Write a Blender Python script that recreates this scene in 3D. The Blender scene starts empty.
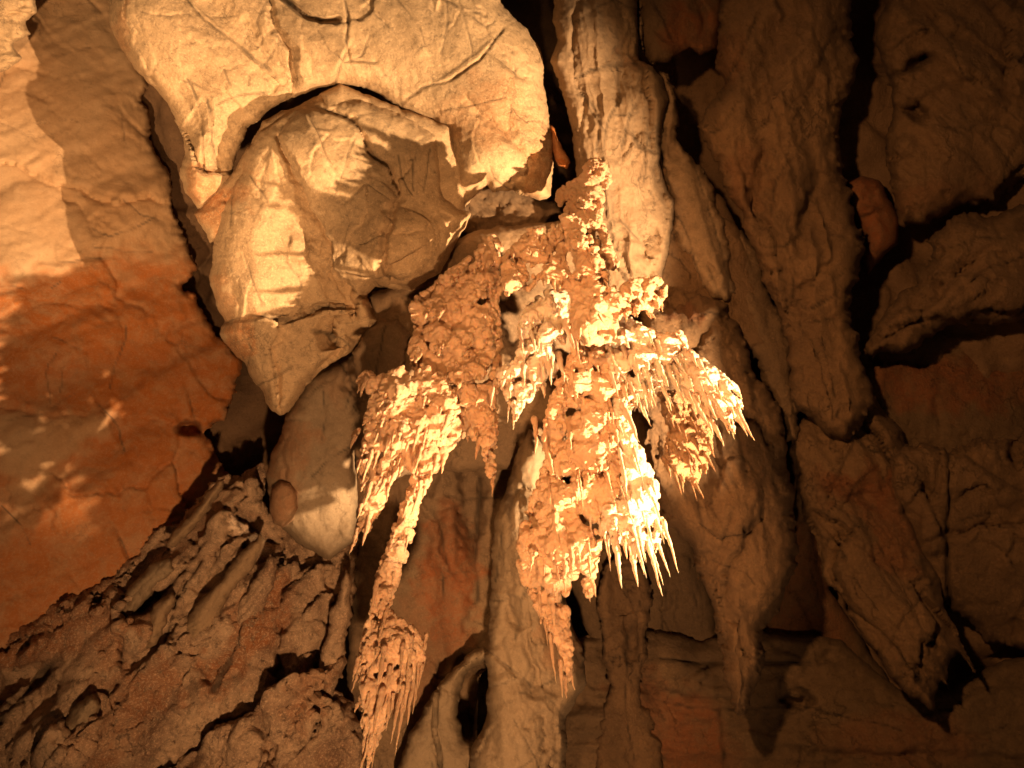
import bpy, math, random
import numpy as np
from mathutils import Vector, Matrix

random.seed(7)
RNG = np.random.default_rng(11)
scene = bpy.context.scene
COL = scene.collection

# ------------------------------------------------------------------ camera frame
PITCH = math.radians(63)
F = 682.67
CAM = np.array([0.0, 0.0, 1.5])
RIGHT = np.array([1.0, 0.0, 0.0])
FWD = np.array([0.0, math.cos(PITCH), math.sin(PITCH)])
UP = np.array([0.0, -math.sin(PITCH), math.cos(PITCH)])
DOWN = np.array([0.0, 0.0, -1.0])

def at(px, py, D):
    px = np.asarray(px, float); py = np.asarray(py, float); D = np.asarray(D, float)
    u = (px - 512) / F; v = (384 - py) / F
    return CAM + D[..., None] * (u[..., None] * RIGHT + v[..., None] * UP + FWD)

def camspace(x, y, z):
    return CAM + x * RIGHT + y * UP + z * FWD

# ------------------------------------------------------------------ noise
def _hash(ix, iy, iz, seed):
    h = (ix * np.uint32(374761393) + iy * np.uint32(668265263) + iz * np.uint32(2246822519) + np.uint32(seed * 3266489 + 12345))
    h ^= h >> np.uint32(15); h *= np.uint32(2654435761); h ^= h >> np.uint32(13); h *= np.uint32(3266489917); h ^= h >> np.uint32(16)
    return h

_G = np.random.default_rng(3).normal(size=(256, 3)); _G /= np.linalg.norm(_G, axis=1)[:, None]; _G = _G.astype(np.float32)

def perlin(P, seed=0):
    P = np.asarray(P, np.float32)
    f = np.floor(P); i = f.astype(np.int64).astype(np.uint32); t = P - f
    w = t * t * t * (t * (t * 6 - 15) + 10)
    out = np.zeros(len(P), np.float32)
    for dx in (0, 1):
        for dy in (0, 1):
            for dz in (0, 1):
                h = _hash(i[:, 0] + np.uint32(dx), i[:, 1] + np.uint32(dy), i[:, 2] + np.uint32(dz), seed)
                g = _G[h & np.uint32(255)]
                d = g[:, 0] * (t[:, 0] - dx) + g[:, 1] * (t[:, 1] - dy) + g[:, 2] * (t[:, 2] - dz)
                wx = w[:, 0] if dx else 1 - w[:, 0]; wy = w[:, 1] if dy else 1 - w[:, 1]; wz = w[:, 2] if dz else 1 - w[:, 2]
                out += d * wx * wy * wz
    return out * 1.5

def fbm(P, octv=4, seed=0, gain=.5):
    o = 0; a = 1.0
    for k in range(octv):
        o = o + a * perlin(P * (2.03 ** k), seed + k * 17); a *= gain
    return o

def billow(P, octv=3, seed=0, gain=.5):
    o = 0; a = 1.0
    for k in range(octv):
        n = np.abs(perlin(P * (2.03 ** k), seed + k * 17))
        o = o + a * (np.minimum(n * 2.2, 1.2) - .5); a *= gain
    return o

def worley(P, seed=0):
    P = np.asarray(P, np.float32)
    f = np.floor(P); i = f.astype(np.int64); t = P - f
    F1 = np.full(len(P), 9.0, np.float32); F2 = F1.copy()
    for dx in (-1, 0, 1):
        for dy in (-1, 0, 1):
            for dz in (-1, 0, 1):
                h = _hash((i[:, 0] + dx).astype(np.uint32), (i[:, 1] + dy).astype(np.uint32), (i[:, 2] + dz).astype(np.uint32), seed)
                a = (h & np.uint32(1023)).astype(np.float32) / 1023
                b = ((h >> np.uint32(10)) & np.uint32(1023)).astype(np.float32) / 1023
                c = ((h >> np.uint32(20)) & np.uint32(1023)).astype(np.float32) / 1023
                d = np.sqrt((dx + a - t[:, 0]) ** 2 + (dy + b - t[:, 1]) ** 2 + (dz + c - t[:, 2]) ** 2)
                F2 = np.minimum(np.maximum(F1, d), F2); F1 = np.minimum(F1, d)
    return F1, F2

def facets(P, seed=0):
    """Broken planes: every cell of rock is a tilted facet; returns height and the distance to the joint."""
    P = np.asarray(P, np.float32)
    f = np.floor(P); i = f.astype(np.int64); t = P - f
    F1 = np.full(len(P), 9.0, np.float32); F2 = F1.copy(); H = np.zeros(len(P), np.float32)
    for dx in (-1, 0, 1):
        for dy in (-1, 0, 1):
            for dz in (-1, 0, 1):
                h = _hash((i[:, 0] + dx).astype(np.uint32), (i[:, 1] + dy).astype(np.uint32), (i[:, 2] + dz).astype(np.uint32), seed)
                a = (h & np.uint32(1023)).astype(np.float32) / 1023
                b = ((h >> np.uint32(10)) & np.uint32(1023)).astype(np.float32) / 1023
                c = ((h >> np.uint32(20)) & np.uint32(1023)).astype(np.float32) / 1023
                ex, ey, ez = t[:, 0] - dx - a, t[:, 1] - dy - b, t[:, 2] - dz - c
                d = np.sqrt(ex * ex + ey * ey + ez * ez)
                g = _G[(h * np.uint32(2654435761) >> np.uint32(7)) & np.uint32(255)]
                hh = g[:, 0] * ex + g[:, 1] * ey + g[:, 2] * ez + .25 * (a - .5)
                m = d < F1
                F2 = np.where(m, F1, np.minimum(F2, d)); H = np.where(m, hh, H); F1 = np.where(m, d, F1)
    return H, F2 - F1

# ------------------------------------------------------------------ mesh helpers
def new_mesh(name, V, Q):
    me = bpy.data.meshes.new(name)
    V = np.ascontiguousarray(V, np.float32); Q = np.ascontiguousarray(Q, np.int32)
    k = Q.shape[1]
    me.vertices.add(len(V)); me.vertices.foreach_set('co', V.ravel())
    me.loops.add(Q.size); me.loops.foreach_set('vertex_index', Q.ravel())
    me.polygons.add(len(Q)); me.polygons.foreach_set('loop_start', np.arange(0, Q.size, k, dtype=np.int32))
    me.polygons.foreach_set('use_smooth', np.ones(len(Q), bool))
    me.update(calc_edges=True); me.validate()
    return me

def vnormals(V, Q):
    n = np.cross(V[Q[:, 2]] - V[Q[:, 0]], V[Q[:, 3]] - V[Q[:, 1]])
    N = np.zeros_like(V)
    for k in range(4):
        np.add.at(N, Q[:, k], n)
    return N / (np.linalg.norm(N, axis=1)[:, None] + 1e-12)

def link(name, me, mat, parent=None):
    o = bpy.data.objects.new(name, me); COL.objects.link(o)
    if mat: me.materials.append(mat)
    if parent: o.parent = parent
    return o

def tag(o, label, cat, group=None):
    o['label'] = label; o['category'] = cat
    if group: o['group'] = group
    return o

# ------------------------------------------------------------------ pixel-outline relief
def seg_dist(X, Y, pts):
    best = np.full(X.shape, 1e9)
    for (x0, y0), (x1, y1) in zip(pts[:-1], pts[1:]):
        dx, dy = x1 - x0, y1 - y0; L2 = dx * dx + dy * dy + 1e-9
        t = np.clip(((X - x0) * dx + (Y - y0) * dy) / L2, 0, 1)
        best = np.minimum(best, (X - x0 - t * dx) ** 2 + (Y - y0 - t * dy) ** 2)
    return np.sqrt(best)

def inside(X, Y, pts):
    r = np.zeros(X.shape, bool)
    n = len(pts)
    for k in range(n):
        x0, y0 = pts[k]; x1, y1 = pts[(k + 1) % n]
        if y0 == y1: continue
        c = (y0 > Y) != (y1 > Y)
        r ^= c & (X < (x1 - x0) * (Y - y0) / (y1 - y0) + x0)
    return r

def rock(name, outline, D, mat, label=None, cat=None, grad=(0, 0), bulge=.25, rad=60, step=2.0, creases=(), bumps=(), jitter=2.5,
         rough=(.05, .016, .006), lam=(.55, .2, .07), ang=90, stretch=1.0, stains=(), seed=0, structure=False, back=.6, strata=None, fract=1., group=None, power=.5, facet=(.12, .035), flam=(.55, .19), edge=.3):
    """A solid body: the outline at distance D, swelling towards the viewer and behind, with its own creases and worn surface."""
    pts = [(float(a), float(b)) for a, b in outline]
    ox = np.array(pts)
    cx, cy = ox.mean(0)
    x0, y0 = ox.min(0) - 3 * step; x1, y1 = ox.max(0) + 3 * step
    xs = np.arange(x0, x1, step); ys = np.arange(y0, y1, step)
    X, Y = np.meshgrid(xs, ys)
    sd = seg_dist(X, Y, pts + [pts[0]]); sd = np.where(inside(X, Y, pts), sd, -sd)
    Pn = np.stack([X.ravel() / 38, Y.ravel() / 38, np.full(X.size, seed * 3.7)], 1)
    jn = fbm(Pn, 5, seed + 5, .68).reshape(X.shape)
    sd = sd + jitter * jn
    gy, gx = np.gradient(sd, step)
    # active cells
    ins = sd > 0
    cell = ins[:-1, :-1] | ins[1:, :-1] | ins[:-1, 1:] | ins[1:, 1:]
    use = np.zeros_like(ins); use[:-1, :-1] |= cell; use[1:, :-1] |= cell; use[:-1, 1:] |= cell; use[1:, 1:] |= cell
    rim = use & ~ins
    g2 = gx * gx + gy * gy + 1e-3
    k = np.where(rim, sd / g2, 0)
    mv = np.clip(k * gx, -1.6 * step, 1.6 * step); mv2 = np.clip(k * gy, -1.6 * step, 1.6 * step)
    X = X - mv; Y = Y - mv2
    sdc = np.where(rim, 0, np.maximum(sd, 0))
    lx = 1 + .55 * perlin(np.stack([X.ravel() / 46, Y.ravel() / 46, np.full(X.size, seed * 2.9)], 1), seed + 71).reshape(X.shape)
    def prof(s, r):
        t = np.clip(s * lx / r, 0, 1)
        return .55 * np.interp(t, [0, .10, .34, .62, 1], [0, .42, .74, .93, 1]) + .45 * (1 - (1 - t) ** 2) ** power
    Df = D + grad[0] * (X - cx) + grad[1] * (Y - cy)
    Pw = np.stack([X.ravel() / 24, Y.ravel() / 24, np.full(X.size, seed * 1.3)], 1)
    wx = fbm(Pw, 3, seed + 31, .6).reshape(X.shape) * 7; wy = fbm(Pw, 3, seed + 77, .6).reshape(X.shape) * 7
    front = -bulge * (.5 * prof(sdc, max(rad * edge, 7)) + .5 * prof(sdc, rad * 1.3))
    for (bx, by, rx, ry, a, h) in bumps:
        ca, sa = math.cos(math.radians(a)), math.sin(math.radians(a))
        ddx = X + wx * .8 - bx; ddy = Y + wy * .8 - by
        e = ((ddx * ca + ddy * sa) / rx) ** 2 + ((-ddx * sa + ddy * ca) / ry) ** 2
        front = front - h * np.exp(-np.minimum(e ** (1.5 if abs(h) < .12 else 2.2), 50))
    Pc = np.stack([X.ravel() / 34, Y.ravel() / 34, np.full(X.size, seed * 1.9)], 1)
    kx = fbm(Pc, 3, seed + 131, .5).reshape(X.shape) * 2.4; ky = fbm(Pc, 3, seed + 177, .5).reshape(X.shape) * 2.4
    crk = np.zeros(X.shape)
    crng = np.random.default_rng(seed + 500)
    allc = list(creases)
    area = float((sd > 8).sum()) * step * step
    nfr = int(area / 4200 * fract)
    cand = np.argwhere(sd > 10)
    for q in range(nfr):
        iy, ix = cand[crng.integers(len(cand))]
        px_, py_ = X[iy, ix], Y[iy, ix]
        th = math.radians(ang + (0, 68, -30, 90)[crng.integers(4)] + crng.normal() * 9)
        pts_ = [(px_, py_)]
        for k_ in range(crng.integers(3, 8)):
            th += crng.normal() * .10 + (crng.random() < .15) * crng.choice([-.7, .7])
            ln_ = crng.uniform(4, 15)
            px_, py_ = px_ + math.cos(th) * ln_, py_ + math.sin(th) * ln_
            pts_.append((px_, py_))
        allc.append((pts_, 2.0, crng.uniform(.012, .035), crng.choice([0, .03, .06])))
    brk = np.clip(.75 + 1.1 * perlin(np.stack([X.ravel() / 16, Y.ravel() / 16, np.full(X.size, seed * .7)], 1), seed + 301).reshape(X.shape), .15, 1)
    for cr in allc:
        p, w_, dep = cr[0], cr[1], cr[2]
        d = seg_dist(X + kx, Y + ky, p)
        ww = max(w_ * .6, 1.7 * step)
        front = front + dep * (.12 if dep < .08 else .5) * np.clip(1 - d / ww, 0, 1) ** 1.2
        crk = np.maximum(crk, np.clip(1.35 - d / (1.0 if dep < .08 else w_ * .5), 0, 1) * brk * min(1., .5 + dep * 9))
        if len(cr) > 3:      # one side stands proud of the other
            (ax, ay), (bx, by) = p[0], p[-1]
            nx, ny = -(by - ay), bx - ax; ln = math.hypot(nx, ny)
            side = ((X + kx - ax) * nx + (Y + ky - ay) * ny) / ln
            front = front - cr[3] * .45 * np.exp(-(d / (w_ * 6)) ** 2) * np.clip(side / 2.5, 0, 1) * np.clip(d / 2.5, 0, 1)
    if strata:
        sa, sl, sh = strata
        c, s = math.cos(math.radians(sa)), math.sin(math.radians(sa))
        q = (-(X + wx * .6) * s + (Y + wy * .6) * c) / sl
        al = ((X) * c + Y * s) / (sl * 14)
        Ps = np.stack([q.ravel(), al.ravel(), np.full(X.size, seed + .5)], 1)
        front = front - sh * billow(Ps, 3, seed + 9, .55).reshape(X.shape)
    idx = np.full(use.shape, -1, np.int64); idx[use] = np.arange(use.sum())
    Vf = at(X[use], Y[use], (Df + front * np.where(rim, 0, 1))[use])
    bk = use & ~rim
    idb = idx.copy(); idb[bk] = use.sum() + np.arange(bk.sum())
    Vb = at(X[bk], Y[bk], (Df + back * prof(sdc, max(rad, 40)))[bk])
    V = np.concatenate([Vf, Vb])
    a, b, c, d = idx[:-1, :-1][cell], idx[:-1, 1:][cell], idx[1:, 1:][cell], idx[1:, :-1][cell]
    Qf = np.stack([a, d, c, b], 1)
    a, b, c, d = idb[:-1, :-1][cell], idb[:-1, 1:][cell], idb[1:, 1:][cell], idb[1:, :-1][cell]
    full = ins[:-1, :-1] | ins[1:, :-1] | ins[:-1, 1:] | ins[1:, 1:]
    Qb = np.stack([a, b, c, d], 1)
    Q = np.concatenate([Qf, Qb])
    N = vnormals(V, Q)
    ray = V - CAM; ray /= np.linalg.norm(ray, axis=1)[:, None]
    # worn surface, in metres, longer along the grain
    ca, sa = math.cos(math.radians(ang)), math.sin(math.radians(ang))
    gdir = ca * RIGHT - sa * UP; pd = sa * RIGHT + ca * UP
    U = np.stack([(V @ gdir) / stretch, V @ pd, V @ FWD], 1)
    U = U + .05 * np.stack([fbm(V * 3.1 + 9 * kk, 2, seed + kk) for kk in range(3)], 1)
    nf = len(Vf)
    disp = np.zeros(len(V), np.float32)
    Uf = U[:nf]
    disp[:nf] = rough[0] * .35 * billow(Uf / lam[0] + seed, 2, seed + 1) + rough[1] * .35 * billow(Uf / lam[1] + seed, 2, seed + 2) * (1 + .6 * perlin(V[:nf] * 1.7, seed + 8)) + rough[2] * fbm(V[:nf] / lam[2], 4, seed + 4, .62)
    Uw = Uf + .022 * np.stack([fbm(V[:nf] * 9 + 5 * kk, 3, seed + 40 + kk) for kk in range(3)], 1)
    for q in (0, 1):
        hh, ed = facets(Uw / flam[q] + seed * 1.7, seed + 60 + q)
        on = np.clip(.55 + 1.3 * perlin(V[:nf] * (1.3 + q), seed + 90 + q), 0, 1)
        disp[:nf] += facet[q] * on * (hh - .35 * np.clip(1 - ed / .07, 0, 1))
    disp[:nf] *= np.clip(.25 + sdc[use] / 22, 0, 1)
    V = V + (N * .2 - ray * .8) * disp[:, None]
    me = new_mesh(name, V, Q)
    st = np.zeros(len(V), np.float32)
    fx, fy = (X + wx * 2.2)[use], (Y + wy * 2.2)[use]
    for (bx, by, rx, ry, a_, h) in stains:
        c_, s_ = math.cos(math.radians(a_)), math.sin(math.radians(a_))
        e = (((fx - bx) * c_ + (fy - by) * s_) / rx) ** 2 + ((-(fx - bx) * s_ + (fy - by) * c_) / ry) ** 2
        v_ = np.clip(1.6 - e * 1.1, 0, 1)
        st[:nf] = np.maximum(st[:nf], h * v_) if h > 0 else st[:nf] * (1 + h * v_)
    at_ = me.attributes.new('stain', 'FLOAT', 'POINT'); at_.data.foreach_set('value', st)
    cv = np.zeros(len(V), np.float32); cv[:nf] = crk[use]
    at2 = me.attributes.new('crack', 'FLOAT', 'POINT'); at2.data.foreach_set('value', cv)
    o = link(name, me, mat)
    if structure: o['kind'] = 'structure'
    if label: tag(o, label, cat, group)
    return o

# ------------------------------------------------------------------ materials
def rgb(c): return (c[0], c[1], c[2], 1)

def rock_mat(name, base, second, stain, patch=1.1, vein=.5, bump=.6, rough=.85, grain=1.0, spots=.5, pits=.5, chip=1.):
    m = bpy.data.materials.new(name); m.use_nodes = True
    nt = m.node_tree; N = nt.nodes; L = nt.links
    bs = N['Principled BSDF']; bs.inputs['Roughness'].default_value = rough
    bs.inputs['Specular IOR Level'].default_value = .38
    geo = N.new('ShaderNodeNewGeometry')
    def noise(scale, det=6, ro=.6, dist=0., off=0):
        n = N.new('ShaderNodeTexNoise'); n.inputs['Scale'].default_value = scale; n.inputs['Detail'].default_value = det
        n.inputs['Roughness'].default_value = ro; n.inputs['Distortion'].default_value = dist
        if off:
            mp = N.new('ShaderNodeVectorMath'); mp.operation = 'ADD'; mp.inputs[1].default_value = (off, off * 1.7, -off)
            L.new(geo.outputs['Position'], mp.inputs[0]); L.new(mp.outputs[0], n.inputs['Vector'])
        else:
            L.new(geo.outputs['Position'], n.inputs['Vector'])
        return n.outputs['Fac']
    def ramp(src, a, b, lo=0., hi=1.):
        r = N.new('ShaderNodeMapRange'); r.inputs['From Min'].default_value = a; r.inputs['From Max'].default_value = b
        r.inputs['To Min'].default_value = lo; r.inputs['To Max'].default_value = hi
        L.new(src, r.inputs['Value']); return r.outputs['Result']
    def mix(f, a, b, mode='MIX'):
        x = N.new('ShaderNodeMix'); x.data_type = 'RGBA'; x.blend_type = mode
        if isinstance(f, float): x.inputs[0].default_value = f
        else: L.new(f, x.inputs[0])
        for s, v in ((6, a), (7, b)):
            if isinstance(v, tuple): x.inputs[s].default_value = rgb(v)
            else: L.new(v, x.inputs[s])
        return x.outputs[2]
    def mth(op, a, b):
        x = N.new('ShaderNodeMath'); x.operation = op
        for s, v in ((0, a), (1, b)):
            if isinstance(v, (int, float)): x.inputs[s].default_value = v
            else: L.new(v, x.inputs[s])
        return x.outputs[0]
    c = mix(ramp(noise(patch, 8, .65, .6), .38, .62), base, second)
    att = N.new('ShaderNodeAttribute'); att.attribute_name = 'stain'
    sn = mth('MULTIPLY', att.outputs['Fac'], ramp(noise(7, 12, .78, .5, 3.1), .40, .55, .5, 1.))
    sn = mth('MINIMUM', sn, 1.0)
    c = mix(sn, c, stain)
    # mineral specks and mottling
    c = mix(ramp(noise(26, 7, .75, .2, 1.3), .5, .72, 0., spots * 1.3), c, tuple(x * .38 for x in base))
    c = mix(ramp(noise(85, 5, .75, 0, 7.7), .5, .68, 0., spots * .8), c, tuple(min(1, x * 1.35) for x in base))
    # thin veins and hairline cracks, two families running with the grain
    nz = N.new('ShaderNodeTexNoise'); nz.inputs['Scale'].default_value = 3.4; nz.inputs['Detail'].default_value = 8; nz.inputs['Roughness'].default_value = .65
    L.new(geo.outputs['Position'], nz.inputs['Vector'])
    sc = N.new('ShaderNodeVectorMath'); sc.operation = 'SCALE'; sc.inputs['Scale'].default_value = .5; L.new(nz.outputs['Color'], sc.inputs[0])
    ad = N.new('ShaderNodeVectorMath'); ad.operation = 'ADD'; L.new(geo.outputs['Position'], ad.inputs[0]); L.new(sc.outputs[0], ad.inputs[1])
    def cracks(scale, rot, wid, mlo, mscale, off):
        mp = N.new('ShaderNodeMapping'); mp.inputs['Rotation'].default_value = rot; mp.inputs['Scale'].default_value = (1, .33, 1)
        L.new(ad.outputs[0], mp.inputs['Vector'])
        vo = N.new('ShaderNodeTexVoronoi'); vo.feature = 'DISTANCE_TO_EDGE'; vo.inputs['Scale'].default_value = scale * grain
        L.new(mp.outputs[0], vo.inputs['Vector'])
        return mth('MULTIPLY', ramp(vo.outputs['Distance'], 0., wid, 1., 0.), ramp(noise(mscale, 4, .6, 0, off), mlo, mlo + .07))
    crack = mth('MAXIMUM', cracks(2.2, (.3, .2, .5), .012, .53, 1.7, 5.5), cracks(5.2, (.9, -.4, 1.2), .012, .57, 2.6, 9.5))
    c = mix(mth('MULTIPLY', crack, vein), c, tuple(x * .3 for x in base))
    at2 = N.new('ShaderNodeAttribute'); at2.attribute_name = 'crack'
    c = mix(mth('MULTIPLY', at2.outputs['Fac'], .85), c, tuple(x * .16 for x in base))
    L.new(ramp(noise(4.5, 6, .7, 0, 11.3), .35, .65, rough - .22, min(1., rough + .08)), bs.inputs['Roughness'])
    L.new(c, bs.inputs['Base Color'])
    # surface relief: weathered grain, pits, hairline joints, scratches along the grain
    mp2 = N.new('ShaderNodeMapping'); mp2.inputs['Rotation'].default_value = (.5, .3, .7); mp2.inputs['Scale'].default_value = (1, .22, 1)
    L.new(ad.outputs[0], mp2.inputs['Vector'])
    ns = N.new('ShaderNodeTexNoise'); ns.inputs['Scale'].default_value = 26; ns.inputs['Detail'].default_value = 6; ns.inputs['Roughness'].default_value = .65
    L.new(mp2.outputs[0], ns.inputs['Vector'])
    def chips(scale, rnd, off):
        """Small broken planes: each cell of the surface tilted its own way."""
        pa = N.new('ShaderNodeVectorMath'); pa.operation = 'MULTIPLY_ADD'; pa.inputs[1].default_value = (scale, scale * .55, scale); pa.inputs[2].default_value = (off, off, off)
        w2 = N.new('ShaderNodeVectorMath'); w2.operation = 'MULTIPLY_ADD'; w2.inputs[1].default_value = (.07, .07, .07)
        L.new(nz.outputs['Color'], w2.inputs[0]); L.new(geo.outputs['Position'], w2.inputs[2]); L.new(w2.outputs[0], pa.inputs[0])
        v = N.new('ShaderNodeTexVoronoi'); v.inputs['Scale'].default_value = 1; v.inputs['Randomness'].default_value = rnd; L.new(pa.outputs[0], v.inputs['Vector'])
        d = N.new('ShaderNodeVectorMath'); d.operation = 'SUBTRACT'; L.new(pa.outputs[0], d.inputs[0]); L.new(v.outputs['Position'], d.inputs[1])
        q = N.new('ShaderNodeVectorMath'); q.operation = 'SUBTRACT'; q.inputs[1].default_value = (.5, .5, .5); L.new(v.outputs['Color'], q.inputs[0])
        e = N.new('ShaderNodeVectorMath'); e.operation = 'DOT_PRODUCT'; L.new(d.outputs[0], e.inputs[0]); L.new(q.outputs[0], e.inputs[1])
        return e.outputs['Value']
    h = mth('ADD', mth('MULTIPLY', chips(7, 1., 3.), .42 * chip), mth('MULTIPLY', chips(21, 1., 9.), .16 * chip))
    h = mth('MULTIPLY', h, ramp(noise(2.2, 4, .6, 0, 6.6), .4, .6, .15, 1.))
    h = mth('ADD', h, mth('MULTIPLY', noise(60, 9, .78, 0, 4.4), .42 * grain))
    h = mth('ADD', h, mth('MULTIPLY', ns.outputs['Fac'], .22))
    h = mth('SUBTRACT', h, mth('MULTIPLY', crack, .3))
    h = mth('SUBTRACT', h, mth('MULTIPLY', ramp(noise(34, 4, .6, .3, 8.8), .6, .72), .14 * pits))
    b = N.new('ShaderNodeBump'); b.inputs['Strength'].default_value = bump; b.inputs['Distance'].default_value = .06
    L.new(h, b.inputs['Height']); L.new(b.outputs[0], bs.inputs['Normal'])
    return m

M_TAN = rock_mat('tan_limestone', (.51, .335, .185), (.37, .235, .125), (.36, .14, .045), vein=.8, bump=.5, spots=.8, grain=1.25)
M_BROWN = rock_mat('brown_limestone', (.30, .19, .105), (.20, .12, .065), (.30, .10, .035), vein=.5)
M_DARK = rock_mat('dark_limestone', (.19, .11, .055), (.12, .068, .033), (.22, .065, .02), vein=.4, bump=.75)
M_IRON = rock_mat('iron_stained_rock', (.42, .26, .14), (.34, .185, .085), (.34, .098, .016), patch=.9, vein=.4, bump=.35, spots=.3)
M_MIXED = rock_mat('mottled_breccia', (.62, .40, .245), (.33, .18, .105), (.38, .13, .04), patch=2.6, vein=.5, bump=.9, spots=1.1, grain=1.4)
M_GREY = rock_mat('grey_limestone', (.27, .185, .11), (.20, .13, .075), (.26, .11, .045), vein=.3, bump=.5, spots=.5)
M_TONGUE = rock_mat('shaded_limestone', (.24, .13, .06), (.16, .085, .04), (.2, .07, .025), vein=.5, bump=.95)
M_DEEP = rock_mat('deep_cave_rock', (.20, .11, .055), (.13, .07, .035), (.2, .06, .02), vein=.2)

def calcite(name, base, second):
    m = rock_mat(name, base, second, (.5, .22, .08), patch=4.5, vein=0., bump=.75, rough=.42, grain=1.6, spots=.12, pits=.9, chip=.12)
    bs = m.node_tree.nodes['Principled BSDF']
    bs.inputs['Specular IOR Level'].default_value = .45
    bs.inputs['Subsurface Weight'].default_value = .3; bs.inputs['Subsurface Radius'].default_value = (1, .5, .25); bs.inputs['Subsurface Scale'].default_value = .014
    return m
M_CALC = calcite('orange_calcite', (.67, .41, .245), (.56, .315, .175))
M_PALE = calcite('pale_calcite', (.84, .65, .48), (.71, .46, .30))
M_DULL = calcite('dull_calcite', (.40, .22, .11), (.31, .16, .075))

# ------------------------------------------------------------------ the cave shell
def sheet(name, x0, x1, y0, y1, step, D, mat, fn=None, seed=0, amp=.25):
    xs = np.arange(x0, x1 + step, step); ys = np.arange(y0, y1 + step, step)
    X, Y = np.meshgrid(xs, ys); n = X.size
    V = at(X.ravel(), Y.ravel(), np.full(n, D) + (fn(X.ravel(), Y.ravel()) if fn else 0))
    nz = amp * billow(V / 1.1, 4, seed)
    V = V - nz[:, None] * FWD
    r = np.arange(n).reshape(X.shape)
    Q = np.stack([r[:-1, :-1].ravel(), r[1:, :-1].ravel(), r[1:, 1:].ravel(), r[:-1, 1:].ravel()], 1)
    me = new_mesh(name, V, Q)
    o = link(name, me, mat); o['kind'] = 'structure'
    return o
sheet('cave_ceiling', -560, 1580, -420, 1240, 6, 5.3, M_DEEP, lambda x, y: -.0000015 * (x - 512) ** 2 - .0009 * np.maximum(y - 640, 0) - .5 * np.clip((x - 640) / 100, 0, 1), 5)

# ------------------------------------------------------------------ rocks
exec_rocks = True
# smooth iron-stained wall on the left
rock('cave_wall', [(-260, -140), (60, -140), (118, -60), (150, 60), (146, 95), (147, 130), (164, 158), (172, 200), (182, 238), (196, 266), (184, 286), (204, 306), (226, 346),
      (240, 372), (233, 400), (222, 420), (196, 432), (222, 456), (232, 480), (200, 520), (150, 570), (100, 610), (20, 650), (-260, 680)],
     4.66, M_IRON, grad=(.0028, -.0013), bulge=.12, rad=30, jitter=8, rough=(.035, .012, .0045), lam=(.7, .25, .08), ang=20, stretch=2.2, seed=2, structure=True, strata=(-24, 50, .014), facet=(.07, .012), fract=.35,
     creases=[([(0, 122), (18, 128), (34, 140)], 3, .03), ([(95, 248), (120, 250), (152, 252)], 3, .03), ([(0, 505), (22, 525), (30, 545)], 4, .05),
              ([(100, 405), (118, 425), (125, 450)], 3, .05, .03), ([(55, 55), (90, 48)], 3, .02), ([(0, 285), (25, 288)], 3, .03), ([(52, 287), (60, 282)], 3, .03),
              ([(125, 200), (140, 215), (165, 224)], 4, .04), ([(92, 228), (110, 236), (130, 232), (150, 220)], 4, .04), ([(60, 395), (62, 372)], 3, .03),
              ([(0, 420), (40, 415), (75, 395), (100, 385)], 3, .02)],
     bumps=[(130, 215, 48, 30, -25, .10), (40, 230, 70, 60, 20, .05), (70, 120, 70, 60, 0, .05), (55, 440, 60, 28, -20, .07), (120, 330, 90, 20, -18, .04), (60, 520, 90, 22, -25, .05),
            (110, 470, 70, 20, -28, .05), (190, 428, 9, 8, 0, -.3), (150, 390, 80, 12, -30, .04), (190, 30, 30, 60, 0, -.1), (10, 25, 28, 40, 0, .1)],
     stains=[(40, 330, 200, 58, -12, 1.), (160, 400, 120, 80, -30, 1.), (80, 560, 160, 60, -25, .9), (140, 480, 120, 50, -30, .9), (20, 380, 60, 30, -10, .8), (-40, 480, 60, 60, 0, .8), (55, 440, 66, 22, -20, -.9), (-10, 500, 40, 14, -20, -.6)])
# shelf with pale drapery edge, top left corner
rock('rock_shelf', [(-80, -60), (30, -60), (34, -5), (36, 12), (24, 22), (30, 34), (14, 44), (20, 58), (8, 70), (-80, 90)], 4.1, M_TAN,
     'pale ribbed rock shelf in the top left corner of the cave wall', 'rock shelf', bulge=.12, rad=25, seed=4, strata=(2, 9, .03))
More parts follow.
